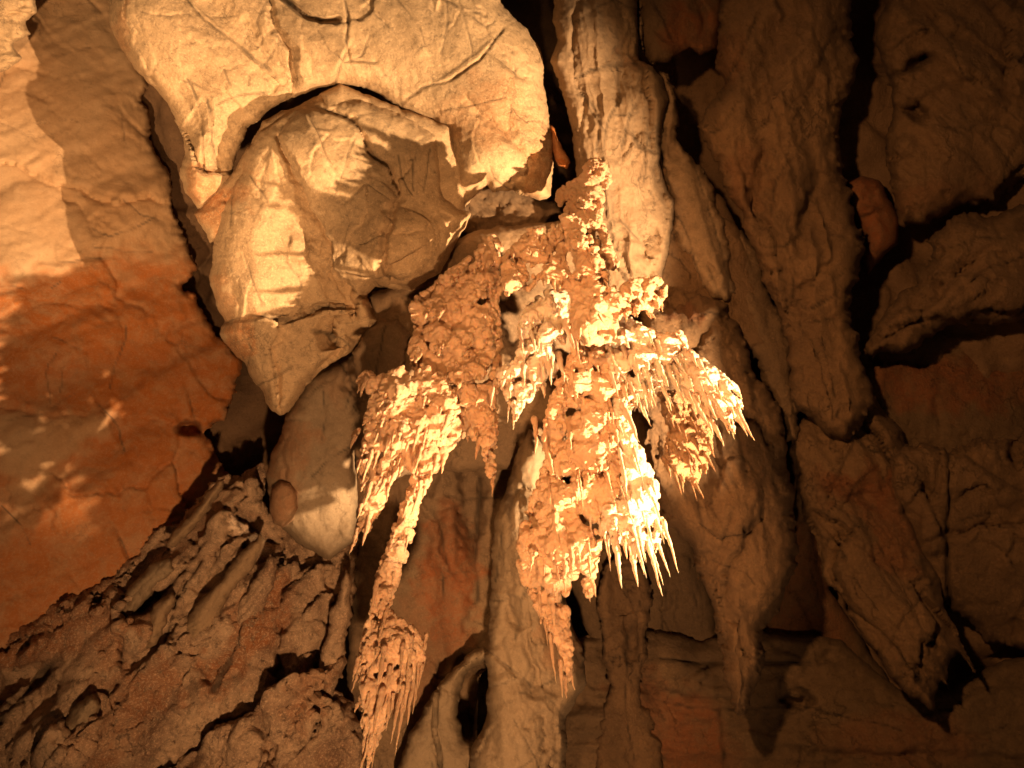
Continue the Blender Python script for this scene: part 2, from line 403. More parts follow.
# upper boulder
rock('hanging_boulder', [(108, -60), (107, 0), (109, 22), (120, 47), (132, 65), (150, 82), (165, 102), (177, 122), (185, 137), (186, 152), (182, 175), (186, 192), (201, 211), (218, 195), (233, 176),
      (238, 150), (248, 128), (270, 111), (300, 96), (327, 87), (345, 84), (366, 87), (385, 98), (405, 109), (432, 121), (446, 132), (449, 165), (450, 192), (447, 200), (454, 206), (463, 207), (472, 198), (478, 190), (487, 184), (493, 192),
      (512, 189), (522, 195), (539, 201), (552, 197), (553, 170), (551, 140), (547, 113), (545, 93), (544, 63), (539, 47), (526, 27), (512, 14), (502, 2), (498, -60)],
     3.92, M_TAN, 'large tan boulder with long thin cracks at the top, overhanging the rounder one', 'boulder', bulge=.20, rad=55, grad=(.0002, .0002), step=1.25, facet=(.17, .022), flam=(.75, .24), fract=.8, jitter=2.2, seed=6, rough=(.045, .008, .0025),
     ang=50, stretch=1.8,
     creases=[([(402, 104), (422, 88), (452, 78), (479, 60), (504, 30)], 3.2, .05, .02), ([(180, -10), (205, 20), (240, 45), (275, 75)], 4, .05, .025), ([(265, 0), (255, 20), (262, 50)], 2.5, .03),
              ([(140, 12), (170, 18), (190, 14)], 3, .03), ([(186, 78), (196, 100), (202, 135), (204, 165)], 3, .045), ([(205, 100), (214, 130), (218, 165)], 3, .04), ([(215, 105), (240, 95), (262, 92)], 2.5, .03),
              ([(280, -5), (300, 12), (320, 20), (338, 18)], 6, .12), ([(318, 30), (330, 50), (342, 60)], 3, .04), ([(446, 0), (448, 22), (442, 52)], 2.6, .03), ([(460, 0), (468, 28), (472, 55)], 2.6, .03),
              ([(370, 35), (362, 55), (345, 62)], 2.6, .04), ([(440, 110), (475, 105), (505, 97)], 2.4, .02), ([(490, 165), (495, 178), (508, 188)], 3, .04), ([(515, 65), (516, 90)], 2.5, .02), ([(510, 105), (508, 125)], 2.5, .025),
              ([(225, 70), (232, 85)], 2.5, .03), ([(345, 0), (348, 20), (345, 40), (350, 60), (378, 62)], 3, .05, .03)],
     bumps=[(150, 40, 40, 60, -30, .05), (300, 50, 70, 35, 20, .05), (480, 60, 45, 70, 0, .06), (500, 160, 40, 30, 0, .07), (200, 160, 14, 40, 10, .06), (230, 30, 20, 60, -45, -.04), (400, 40, 40, 40, 0, .04)],
     stains=[(198, 185, 16, 25, 0, .7), (490, 110, 40, 40, 0, .45), (540, 170, 14, 40, 0, .6), (120, 30, 8, 30, 0, .5)])
# rounder boulder in front and below
rock('hanging_boulder', [(246, 151), (260, 130), (285, 114), (320, 98), (342, 96), (362, 97), (385, 106), (419, 118), (442, 132), (446, 165), (447, 195), (462, 208), (472, 214), (464, 228), (457, 240), (439, 272), (411, 292), (391, 289), (376, 287), (368, 295), (373, 309), (379, 320),
      (368, 337), (350, 352), (325, 368), (308, 384), (296, 402), (288, 411), (280, 415), (270, 409), (262, 391), (250, 376), (245, 364), (230, 350), (218, 334), (224, 321), (215, 306), (210, 280), (213, 243), (219, 212), (230, 184), (238, 172)],
     3.88, M_TAN, 'rounded tan boulder under the cracked one, marked by the leafy shadow of the stalactites', 'boulder', bulge=.26, rad=60, grad=(.0001, .0002), facet=(.17, .022), flam=(.75, .24), fract=.8, step=1.25, jitter=2.0, seed=9, rough=(.04, .008, .0025), ang=75, stretch=1.3,
     creases=[([(236, 172), (232, 200), (230, 225)], 3, .05), ([(250, 175), (262, 192), (267, 202)], 3, .04), ([(245, 255), (252, 280), (262, 300)], 2.6, .03), ([(222, 322), (250, 315), (285, 320), (310, 312), (345, 308)], 3.5, .05, .05),
              ([(290, 235), (284, 262), (296, 275)], 3, .03), ([(300, 280), (296, 305)], 2.5, .03), ([(340, 120), (350, 118)], 2.5, .02), ([(398, 155), (402, 175), (412, 195)], 3, .04), ([(412, 158), (414, 190)], 2.6, .04),
              ([(430, 150), (424, 190)], 2.6, .04), ([(370, 270), (385, 290)], 3, .04), ([(345, 205), (350, 225), (345, 245)], 2.5, .025), ([(312, 330), (330, 335), (350, 345)], 4, .07), ([(243, 335), (252, 352), (248, 368)], 3, .03),
              ([(335, 180), (360, 182), (390, 200)], 2.6, .02)],
     bumps=[(300, 150, 50, 45, -20, .06), (300, 246, 16, 16, 0, .05), (250, 260, 30, 60, 10, .04), (260, 345, 25, 30, 30, .05), (345, 335, 26, 14, 10, -.1), (320, 285, 60, 25, 0, .04), (410, 240, 40, 30, -40, .05), (355, 330, 14, 16, 0, -.08)],
     stains=[(235, 345, 14, 30, 30, .9), (240, 190, 10, 20, 0, .6), (225, 300, 8, 30, 0, .5), (370, 300, 12, 14, 0, .6)])
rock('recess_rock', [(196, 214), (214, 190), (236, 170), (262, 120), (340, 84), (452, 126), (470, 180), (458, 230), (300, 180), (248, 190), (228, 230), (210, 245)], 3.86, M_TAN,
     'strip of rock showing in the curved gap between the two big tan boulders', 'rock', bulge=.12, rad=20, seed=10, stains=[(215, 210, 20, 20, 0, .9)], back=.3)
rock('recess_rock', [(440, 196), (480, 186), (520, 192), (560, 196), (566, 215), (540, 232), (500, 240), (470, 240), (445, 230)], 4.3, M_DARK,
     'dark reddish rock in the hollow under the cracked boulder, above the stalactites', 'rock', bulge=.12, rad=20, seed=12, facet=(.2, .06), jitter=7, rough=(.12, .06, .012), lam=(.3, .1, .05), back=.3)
rock('wedge_stone', [(548, 122), (556, 128), (562, 142), (569, 162), (567, 168), (558, 166), (552, 150)], 3.95, M_IRON, 'small red sliver of stone wedged in the slot beside the cracked boulder', 'stone', bulge=.06, rad=8, step=1.5, seed=13, stains=[(560, 148, 30, 40, 0, 1)], rough=(.02, .02, .008), lam=(.2, .08, .04), back=.1)
# column to the right of the boulders
rock('rock_column', [(556, -60), (552, 20), (556, 40), (550, 62), (557, 78), (563, 98), (571, 118), (573, 150), (580, 190), (590, 240), (600, 290), (625, 320), (655, 300), (664, 276), (668, 250), (672, 225), (676, 200), (668, 188), (659, 165), (662, 130), (669, 100), (664, 80), (654, 66),
      (640, 60), (638, 30), (636, -60)], 3.95, M_BROWN, 'brown fluted rock column right of the cracked boulder, behind the pale tuft', 'rock column', strata=(84, 17, .014), bulge=.28, rad=48, grad=(.0006, 0), step=1.6, seed=15, ang=82, stretch=2.6, rough=(.05, .022, .005),
     creases=[([(572, 78), (590, 70), (620, 66), (640, 62), (655, 70)], 4, .06, -.04), ([(620, 68), (617, 100), (606, 130), (602, 160)], 3, .05), ([(643, 85), (630, 120), (618, 160), (612, 180)], 3, .05), ([(580, 90), (590, 110), (604, 128)], 2.6, .03),
              ([(575, 20), (600, 5), (615, 0)], 3, .03), ([(655, 125), (645, 150), (640, 180)], 3, .03), ([(600, 235), (615, 215), (640, 240)], 4, .06, .03), ([(610, 115), (640, 112)], 2.4, .02), ([(590, 100), (600, 120), (596, 150)], 2.6, .03), ([(646, 160), (644, 185)], 2.5, .03)],
     bumps=[(600, 30, 40, 25, 0, .05), (640, 100, 20, 25, 0, .04), (648, 245, 14, 16, 0, -.07), (600, 170, 20, 60, 0, .03)], stains=[(645, 60, 20, 10, 0, .4), (660, 60, 20, 10, 0, .6)])
rock('rock_rib', [(640, -60), (642, 40), (655, 62), (668, 78), (676, 100), (680, 140), (690, 155), (708, 180), (722, 215), (732, 245), (736, 285), (728, 302), (712, 300), (700, 285), (690, 260), (678, 245), (668, 205), (660, 165), (662, 130), (668, 100), (658, 72), (640, 50)],
     4.05, M_BROWN, 'slanting brown rock rib running down between the fluted column and the dark pillar', 'rock rib', jitter=6, bulge=.18, rad=24, seed=17, ang=60, stretch=2.5, creases=[([(690, 160), (705, 195), (722, 250), (729, 296)], 4, .06, .05), ([(664, 130), (660, 165), (668, 190)], 6, .12), ([(676, 215), (690, 240), (702, 280)], 3, .04)],
     bumps=[(672, 150, 8, 20, 0, -.08)], stains=[(690, 20, 30, 30, 0, .8)])
rock('rock_overhang', [(560, -80), (640, -80), (650, -60), (690, -60), (720, -60), (722, 20), (716, 48), (700, 56), (690, 48), (670, 62), (652, 64), (640, 40), (636, 10)], 4.1, M_DARK, 'small dark red rock bulge at the top edge above the black hole', 'rock', bulge=.14, rad=30, seed=18, stains=[(690, 30, 40, 30, 0, .8)])
# tall dark pillar
rock('rock_pillar', [(722, -70), (720, 20), (718, 60), (722, 85), (708, 110), (700, 128), (704, 140), (716, 165), (728, 195), (740, 225), (754, 246), (764, 285), (778, 310), (788, 340), (791, 384), (800, 408), (812, 418), (825, 431), (845, 440), (865, 425), (875, 404), (871, 380), (861, 350), (851, 320), (856, 290),
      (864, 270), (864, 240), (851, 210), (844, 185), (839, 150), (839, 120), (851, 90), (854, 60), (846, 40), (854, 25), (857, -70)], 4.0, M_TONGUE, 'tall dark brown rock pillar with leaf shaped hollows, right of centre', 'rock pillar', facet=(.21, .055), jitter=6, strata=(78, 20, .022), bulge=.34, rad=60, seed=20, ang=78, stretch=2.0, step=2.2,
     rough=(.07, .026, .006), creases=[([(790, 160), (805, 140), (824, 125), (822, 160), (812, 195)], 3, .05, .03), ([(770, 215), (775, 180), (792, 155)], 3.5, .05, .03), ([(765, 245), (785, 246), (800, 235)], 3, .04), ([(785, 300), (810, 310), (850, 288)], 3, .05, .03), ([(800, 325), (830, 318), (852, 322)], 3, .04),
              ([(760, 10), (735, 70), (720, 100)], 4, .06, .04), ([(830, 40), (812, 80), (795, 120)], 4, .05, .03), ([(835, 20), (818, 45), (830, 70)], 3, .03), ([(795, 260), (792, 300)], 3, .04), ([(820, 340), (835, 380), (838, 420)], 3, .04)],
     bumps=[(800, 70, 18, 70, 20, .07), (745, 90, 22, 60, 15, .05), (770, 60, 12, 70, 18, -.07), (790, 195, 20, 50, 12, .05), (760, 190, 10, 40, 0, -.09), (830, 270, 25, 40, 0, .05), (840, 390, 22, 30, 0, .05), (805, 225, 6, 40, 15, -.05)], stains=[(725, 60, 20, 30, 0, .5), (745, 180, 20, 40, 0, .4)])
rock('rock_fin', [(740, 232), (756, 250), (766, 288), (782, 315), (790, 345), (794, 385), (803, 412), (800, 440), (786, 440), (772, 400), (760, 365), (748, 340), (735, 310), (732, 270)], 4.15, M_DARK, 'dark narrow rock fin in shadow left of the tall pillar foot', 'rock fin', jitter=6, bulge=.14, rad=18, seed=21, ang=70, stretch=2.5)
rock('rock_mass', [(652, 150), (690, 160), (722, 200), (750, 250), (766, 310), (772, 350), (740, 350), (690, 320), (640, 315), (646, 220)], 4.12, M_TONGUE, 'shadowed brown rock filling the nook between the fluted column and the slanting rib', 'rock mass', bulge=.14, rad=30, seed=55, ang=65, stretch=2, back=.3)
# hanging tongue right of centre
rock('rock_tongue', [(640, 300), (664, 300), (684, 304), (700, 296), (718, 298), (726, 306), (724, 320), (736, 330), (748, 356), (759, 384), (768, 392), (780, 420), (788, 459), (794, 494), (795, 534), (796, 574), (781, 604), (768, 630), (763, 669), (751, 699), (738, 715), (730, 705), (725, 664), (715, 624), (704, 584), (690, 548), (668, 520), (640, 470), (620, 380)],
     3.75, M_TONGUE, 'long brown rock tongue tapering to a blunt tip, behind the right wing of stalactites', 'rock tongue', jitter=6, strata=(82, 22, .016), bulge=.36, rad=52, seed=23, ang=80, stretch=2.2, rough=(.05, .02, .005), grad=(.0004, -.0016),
     creases=[([(752, 385), (764, 420), (772, 460), (776, 485)], 3.5, .06, .04), ([(700, 525), (720, 540), (745, 535), (756, 520)], 4, .06, .03), ([(756, 480), (756, 515), (745, 535)], 3, .04), ([(692, 320), (710, 312), (724, 318)], 4, .07), ([(768, 610), (766, 650), (752, 690)], 3, .05, .03), ([(715, 560), (745, 575), (755, 585)], 3, .03), ([(700, 340), (715, 380), (720, 430)], 3, .03)],
     bumps=[(770, 540, 18, 50, 0, .06), (735, 480, 30, 60, 0, .05), (735, 570, 12, 20, 20, .03), (705, 310, 20, 10, 0, .06), (735, 650, 8, 50, 0, .05)], stains=[(690, 312, 20, 10, 0, .7)])
# rocks in the dim upper right
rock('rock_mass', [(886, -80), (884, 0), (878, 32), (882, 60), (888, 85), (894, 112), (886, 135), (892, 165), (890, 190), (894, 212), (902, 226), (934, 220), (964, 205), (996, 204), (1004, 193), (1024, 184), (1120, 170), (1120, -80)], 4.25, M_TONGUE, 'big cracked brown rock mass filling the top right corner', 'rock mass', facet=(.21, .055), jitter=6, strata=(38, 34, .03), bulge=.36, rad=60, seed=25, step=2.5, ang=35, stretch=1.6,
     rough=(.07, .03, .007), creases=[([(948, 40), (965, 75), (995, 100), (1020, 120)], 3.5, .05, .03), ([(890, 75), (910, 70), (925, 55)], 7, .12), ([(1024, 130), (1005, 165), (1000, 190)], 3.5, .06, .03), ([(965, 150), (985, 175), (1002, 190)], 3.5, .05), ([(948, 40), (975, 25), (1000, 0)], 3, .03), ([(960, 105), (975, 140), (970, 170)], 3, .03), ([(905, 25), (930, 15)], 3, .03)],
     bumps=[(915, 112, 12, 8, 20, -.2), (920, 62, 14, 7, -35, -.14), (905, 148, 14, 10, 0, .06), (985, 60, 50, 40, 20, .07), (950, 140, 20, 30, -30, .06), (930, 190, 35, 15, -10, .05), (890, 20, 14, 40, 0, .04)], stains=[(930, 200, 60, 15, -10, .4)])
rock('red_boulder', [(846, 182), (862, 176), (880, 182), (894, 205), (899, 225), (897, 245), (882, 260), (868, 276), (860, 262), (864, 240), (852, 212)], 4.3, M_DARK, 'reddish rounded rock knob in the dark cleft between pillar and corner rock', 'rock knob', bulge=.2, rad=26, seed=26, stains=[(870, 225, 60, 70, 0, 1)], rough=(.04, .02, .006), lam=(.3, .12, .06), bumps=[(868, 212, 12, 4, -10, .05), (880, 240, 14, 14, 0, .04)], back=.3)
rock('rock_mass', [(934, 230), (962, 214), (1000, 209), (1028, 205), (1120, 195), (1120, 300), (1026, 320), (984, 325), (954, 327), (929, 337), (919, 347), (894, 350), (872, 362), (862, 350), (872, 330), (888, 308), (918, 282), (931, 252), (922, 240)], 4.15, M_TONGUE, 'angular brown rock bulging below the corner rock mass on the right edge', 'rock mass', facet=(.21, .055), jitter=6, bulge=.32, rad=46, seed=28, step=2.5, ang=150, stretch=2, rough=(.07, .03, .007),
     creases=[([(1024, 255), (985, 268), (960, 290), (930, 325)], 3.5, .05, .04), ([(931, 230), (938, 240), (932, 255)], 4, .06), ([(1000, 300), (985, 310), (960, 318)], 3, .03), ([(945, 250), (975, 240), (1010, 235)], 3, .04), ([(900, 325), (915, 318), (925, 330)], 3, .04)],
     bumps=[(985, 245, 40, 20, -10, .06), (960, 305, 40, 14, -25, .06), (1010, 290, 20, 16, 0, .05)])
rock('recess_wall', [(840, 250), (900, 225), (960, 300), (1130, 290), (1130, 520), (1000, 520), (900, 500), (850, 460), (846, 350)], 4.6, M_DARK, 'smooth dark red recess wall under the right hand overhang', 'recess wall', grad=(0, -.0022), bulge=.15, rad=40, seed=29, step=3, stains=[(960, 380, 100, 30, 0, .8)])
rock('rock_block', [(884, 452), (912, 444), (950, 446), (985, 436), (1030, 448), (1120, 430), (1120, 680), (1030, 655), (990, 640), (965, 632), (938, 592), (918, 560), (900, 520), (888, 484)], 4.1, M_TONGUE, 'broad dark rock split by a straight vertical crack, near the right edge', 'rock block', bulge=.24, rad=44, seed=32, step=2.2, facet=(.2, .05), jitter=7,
     creases=[([(948, 440), (949, 500), (946, 560), (950, 610)], 5, .14, .05), ([(952, 448), (985, 470), (1024, 490)], 3, .05, .04), ([(985, 480), (1000, 505), (1018, 512)], 3, .05)], bumps=[(1000, 490, 20, 12, 30, .05), (1018, 445, 6, 25, 0, -.12), (932, 535, 14, 22, 0, .07), (905, 480, 20, 30, 0, .05)])
# lump leaning out on the right
rock('rock_lump', [(794, 486), (790, 450), (806, 410), (836, 392), (876, 398), (904, 430), (914, 470), (916, 514), (926, 549), (939, 578), (942, 606), (955, 632), (976, 673), (958, 654), (951, 664), (949, 690), (941, 682), (934, 712), (912, 698), (892, 676), (879, 652), (862, 640), (846, 606), (822, 578), (818, 548), (806, 522)],
     3.92, M_TONGUE, 'leaning brown rock lump with ragged lower points, in the lower right', 'rock lump', grad=(-.0002, -.0024), facet=(.20, .05), jitter=3.5, strata=(55, 17, .03), bulge=.20, rad=60, seed=34, ang=58, stretch=2.6, step=2, rough=(.06, .03, .007), creases=[([(845, 605), (870, 620), (900, 650), (925, 690)], 5, .09, .03), ([(860, 520), (890, 560), (905, 590), (925, 640)], 4, .07, .04), ([(835, 545), (860, 590), (880, 610)], 3, .04), ([(905, 600), (930, 640), (945, 670)], 4, .06), ([(830, 485), (836, 505), (826, 518)], 3, .06)],
     bumps=[(905, 545, 18, 40, -30, .06), (850, 550, 18, 40, -30, .06), (880, 495, 30, 14, 0, -.05), (900, 670, 12, 40, -38, .05)], stains=[(865, 490, 50, 22, 10, 1.), (885, 530, 20, 50, -30, .7), (915, 500, 20, 14, 0, .6)])
# low wall along the bottom right
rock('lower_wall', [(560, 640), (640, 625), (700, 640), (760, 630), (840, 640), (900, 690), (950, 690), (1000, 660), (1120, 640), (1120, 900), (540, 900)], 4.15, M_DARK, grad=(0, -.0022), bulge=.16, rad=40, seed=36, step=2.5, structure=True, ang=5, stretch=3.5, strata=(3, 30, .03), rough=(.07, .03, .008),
     creases=[([(660, 660), (700, 664), (760, 662), (810, 663)], 5, .09, .05), ([(720, 710), (728, 768)], 4, .07, .04), ([(780, 700), (800, 688), (815, 700)], 5, .1), ([(650, 700), (720, 712), (800, 705), (900, 730)], 3, .05)],
     bumps=[(800, 700, 14, 6, 0, -.15), (620, 720, 40, 30, -40, .06)], stains=[(690, 740, 40, 50, -40, .7), (640, 700, 30, 30, 0, .5), (900, 740, 80, 30, 0, .4)])
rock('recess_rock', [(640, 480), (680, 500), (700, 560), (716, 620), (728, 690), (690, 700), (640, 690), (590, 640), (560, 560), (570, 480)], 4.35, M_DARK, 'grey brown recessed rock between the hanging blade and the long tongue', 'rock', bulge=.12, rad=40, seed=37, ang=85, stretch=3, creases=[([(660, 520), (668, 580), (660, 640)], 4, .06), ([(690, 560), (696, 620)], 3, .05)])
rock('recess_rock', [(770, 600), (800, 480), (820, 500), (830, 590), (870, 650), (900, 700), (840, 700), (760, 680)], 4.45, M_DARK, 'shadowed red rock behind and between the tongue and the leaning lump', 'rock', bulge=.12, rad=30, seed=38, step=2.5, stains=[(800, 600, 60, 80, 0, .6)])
rock('flowstone_column', [(598, 570), (618, 545), (640, 560), (652, 600), (650, 628), (644, 655), (638, 684), (642, 705), (652, 722), (660, 745), (668, 820), (580, 820), (592, 750), (604, 712), (609, 688), (604, 650), (598, 615)], 3.98, M_TONGUE, 'slim pinched rock column standing behind the hanging blade', 'rock column', jitter=6, bulge=.12, rad=24, seed=40, ang=85, stretch=3, rough=(.04, .02, .006), lam=(.35, .12, .06), bumps=[(620, 606, 8, 6, 0, -.06), (632, 640, 6, 26, 0, -.06)], creases=[([(640, 600), (630, 640), (626, 700), (634, 760)], 3, .05)], grad=(0, -.001))
# central tongue with the keyhole
rock('rock_tongue', [(530, 430), (548, 440), (566, 520), (566, 600), (578, 640), (585, 660), (586, 684), (575, 700), (565, 720), (566, 760), (560, 830), (466, 830), (470, 752), (480, 734), (486, 712), (487, 680), (484, 655), (488, 636), (490, 600), (491, 560), (495, 516), (506, 488), (518, 455)],
     3.6, M_GREY, 'grey brown rock tongue behind the long blade, right of a black keyhole hollow', 'rock tongue', strata=(80, 22, .014), bulge=.34, rad=44, seed=43, ang=78, stretch=2.2, grad=(0, -.0012), step=1.8, rough=(.045, .02, .005),
     creases=[([(486, 648), (510, 668), (535, 690), (556, 706), (566, 722)], 3.5, .06, .04), ([(520, 480), (500, 530), (494, 580)], 4, .06), ([(536, 500), (510, 540), (498, 560)], 3, .04), ([(512, 720), (530, 745), (538, 768)], 3, .04), ([(540, 560), (520, 600), (515, 640)], 3, .03)],
     bumps=[(530, 600, 26, 60, 0, .05), (575, 665, 10, 22, 0, .05), (525, 720, 30, 40, 0, .04)], stains=[(560, 640, 20, 30, 0, .4)])
rock('curved_rock', [(392, 830), (398, 770), (408, 735), (424, 706), (438, 684), (452, 666), (466, 656), (484, 648), (489, 654), (480, 664), (466, 676), (459, 694), (457, 716), (464, 736), (478, 746), (484, 770), (480, 830)], 3.78, M_GREY,
     'rock shoulder curving round the left side of the black keyhole hollow', 'rock shoulder', bulge=.2, rad=26, seed=45, step=1.6, ang=80, stretch=2, rough=(.05, .02, .004), grad=(.0006, -.001), jitter=3, creases=[([(437, 690), (435, 730), (440, 768)], 4, .1)])
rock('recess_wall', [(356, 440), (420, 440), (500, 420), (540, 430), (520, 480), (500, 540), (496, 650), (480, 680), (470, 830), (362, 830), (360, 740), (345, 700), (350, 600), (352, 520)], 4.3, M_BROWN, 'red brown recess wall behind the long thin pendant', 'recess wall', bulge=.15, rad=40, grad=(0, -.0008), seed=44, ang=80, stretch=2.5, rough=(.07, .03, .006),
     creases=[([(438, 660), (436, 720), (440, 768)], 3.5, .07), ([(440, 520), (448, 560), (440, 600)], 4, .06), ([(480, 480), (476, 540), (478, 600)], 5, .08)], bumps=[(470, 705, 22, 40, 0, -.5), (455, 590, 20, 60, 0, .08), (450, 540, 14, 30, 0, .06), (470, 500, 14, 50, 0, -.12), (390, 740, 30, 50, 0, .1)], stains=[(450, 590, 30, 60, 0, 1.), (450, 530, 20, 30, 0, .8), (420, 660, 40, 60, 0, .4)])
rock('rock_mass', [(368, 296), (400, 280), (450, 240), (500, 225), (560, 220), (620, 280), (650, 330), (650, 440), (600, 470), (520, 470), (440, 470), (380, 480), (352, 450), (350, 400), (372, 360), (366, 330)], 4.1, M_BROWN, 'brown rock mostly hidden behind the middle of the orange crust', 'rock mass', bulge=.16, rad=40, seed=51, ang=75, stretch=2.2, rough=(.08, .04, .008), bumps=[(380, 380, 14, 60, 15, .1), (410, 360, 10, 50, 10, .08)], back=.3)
rock('rock_spur', [(352, 352), (366, 330), (380, 322), (398, 318), (410, 334), (406, 362), (392, 384), (380, 404), (366, 398), (356, 378)], 3.86, M_BROWN, 'brown ridged rock spur in shade between the rounded boulder and the orange crust', 'rock spur', bulge=.14, rad=22, step=1.6, seed=53, ang=70, stretch=2.2, back=.2, creases=[([(385, 325), (378, 360), (372, 395)], 3, .06)])
# left of centre
rock('rock_mass', [(305, 384), (330, 366), (362, 350), (380, 330), (396, 345), (388, 380), (372, 410), (360, 430), (354, 455), (358, 500), (356, 540), (330, 560), (300, 545), (284, 530), (270, 505), (266, 474), (276, 445), (288, 415)], 4.05, M_GREY, 'grey brown rock face under the rounded boulder, left of the stalactites', 'rock mass', bulge=.2, rad=34, seed=46, ang=80, stretch=2, grad=(0, -.0008),
     creases=[([(322, 392), (326, 420), (322, 440)], 3, .05), ([(352, 445), (330, 460), (310, 478)], 4, .06, .03), ([(340, 360), (352, 385), (345, 410)], 4, .05)], stains=[(290, 450, 20, 50, 0, .7), (345, 380, 20, 20, 0, .3)], rough=(.05, .022, .006))
rock('oval_stone', [(272, 490), (280, 481), (290, 482), (298, 492), (299, 508), (293, 522), (283, 528), (273, 523), (269, 508)], 3.85, M_BROWN, 'smooth oval brown stone set in the rock face below the black cleft', 'stone', bulge=.12, rad=16, step=1.5, seed=47, rough=(.01, .006, .003), jitter=1, back=.12, stains=[(284, 500, 30, 30, 0, .5)])
rock('rock_ledge', [(-200, 680), (-40, 650), (30, 615), (90, 585), (130, 560), (165, 530), (200, 495), (228, 474), (262, 468), (272, 500), (300, 535), (330, 545), (352, 530), (356, 560), (350, 600), (344, 650), (340, 690), (352, 706), (366, 730), (372, 830), (-200, 860)],
     4.1, M_MIXED, grad=(.0004, -.0022), bulge=.2, rad=50, seed=49, step=1.8, ang=-48, stretch=1.9, rough=(.22, .10, .012), lam=(.6, .22, .08), facet=(.34, .12), flam=(.42, .15), edge=.9, jitter=9, strata=(-52, 30, .02), label='rubbly pinkish brown rock ledge filling the lower left corner', cat='rock ledge',
     creases=[([(120, 612), (140, 608), (165, 592), (185, 570)], 9, .2), ([(255, 600), (240, 640), (215, 690)], 6, .08), ([(330, 640), (318, 660), (322, 690)], 5, .09), ([(60, 660), (30, 690), (0, 720)], 9, .15), ([(280, 560), (265, 600), (255, 620)], 5, .08), ([(200, 560), (180, 600), (165, 640)], 7, .12)],
     bumps=[(random.uniform(0, 345), random.uniform(560, 765), random.uniform(14, 42), random.uniform(5, 12), -52 + random.uniform(-18, 18), random.choice([.05, .08, .11, -.06])) for _ in range(24)] + [(70, 730, 30, 50, 40, .12), (20, 690, 40, 30, 0, -.2), (200, 680, 60, 30, -30, .08), (310, 640, 30, 60, 10, .1), (300, 720, 50, 40, 0, .08), (145, 605, 26, 10, -30, -.25), (125, 660, 12, 14, 0, -.15), (180, 720, 50, 30, 0, .06), (230, 520, 30, 14, -45, .08)],
     stains=[(235, 650, 20, 60, 30, 1.), (60, 620, 60, 40, -30, .6), (110, 720, 30, 60, 30, .5), (270, 610, 20, 40, 20, .8), (30, 640, 60, 25, -20, .8), (150, 690, 24, 40, 40, .7), (310, 700, 16, 40, 20, .6), (120, 640, 40, 14, -40, .7)])
SLABS = [([(160, 550), (168, 538), (196, 506), (216, 480), (226, 477), (222, 492), (206, 514), (190, 532), (176, 546)], 3.94, 'ribbed sliver of pale brown rock, topmost of the slanting slabs on the ledge', M_BROWN),
         ([(182, 641), (187, 620), (204, 596), (222, 576), (246, 548), (260, 532), (268, 540), (250, 570), (224, 600), (214, 628), (200, 643)], 3.82, 'long smooth tilted slab pointing down left on the rubbly ledge', M_BROWN),
         ([(144, 650), (146, 622), (152, 604), (172, 592), (178, 600), (166, 622), (158, 648)], 3.82, 'short upright brown slab beside the dark hollow on the ledge', M_BROWN),
         ([(118, 612), (128, 586), (148, 566), (170, 558), (174, 572), (154, 592), (138, 610), (126, 622)], 3.94, 'dark smooth grey slab lip above the dark hollow on the ledge', M_GREY),
         ([(50, 768), (58, 734), (74, 706), (92, 694), (100, 706), (88, 736), (76, 770), (60, 790)], 3.5, 'pale grey pink slab in the bottom left corner', M_GREY),
         ([(228, 640), (236, 610), (252, 580), (270, 552), (280, 560), (272, 590), (256, 620), (240, 650)], 3.88, 'grey streaked slab right of the long smooth tilted slab', M_MIXED),
         ([(0, 790), (6, 750), (22, 728), (34, 722), (38, 740), (24, 770), (14, 800)], 3.55, 'thin grey slab at the very left bottom edge', M_MIXED),
         ([(316, 690), (320, 650), (332, 610), (346, 570), (352, 580), (350, 620), (342, 660), (332, 700)], 3.8, 'tall ragged strip of brown rock left of the long thin pendant', M_MIXED)]
for i, (pts, D, lab, mt) in enumerate(SLABS):
    rock('rock_slab', pts, D, mt, lab, 'rock slab', bulge=.10, rad=9, step=1.5, seed=60 + i, ang=-48, stretch=3, strata=(-50, 7, .012), rough=(.03, .02, .008), lam=(.3, .1, .05), back=.25, jitter=3)

# ------------------------------------------------------------------ stalactites
def sphere_into(vs, qs, c, r, sq=1.0, seg=8):
    rings = seg // 2 + 1
    base = sum(len(v) for v in vs)
    th = np.linspace(0, np.pi, rings + 1)[1:-1]; ph = np.arange(seg) * 2 * np.pi / seg
    T, Pp = np.meshgrid(th, ph, indexing='ij')
    P = np.stack([np.sin(T) * np.cos(Pp), np.sin(T) * np.sin(Pp), np.cos(T) * sq], -1).reshape(-1, 3)
    P = np.concatenate([P, [[0, 0, sq], [0, 0, -sq]]]) * r + c
    n = len(th)
    idx = np.arange(n * seg).reshape(n, seg)
    tris = []
    for i in range(n - 1):
        for j in range(seg):
            a, b = idx[i, j], idx[i + 1, j]; c2, d = idx[i + 1, (j + 1) % seg], idx[i, (j + 1) % seg]
            tris += [(a, b, c2), (a, c2, d)]
    top, bot = n * seg, n * seg + 1
    for j in range(seg):
        tris += [(top, idx[0, j], idx[0, (j + 1) % seg]), (bot, idx[-1, (j + 1) % seg], idx[-1, j])]
    vs.append(P); qs.append(np.array(tris) + base)

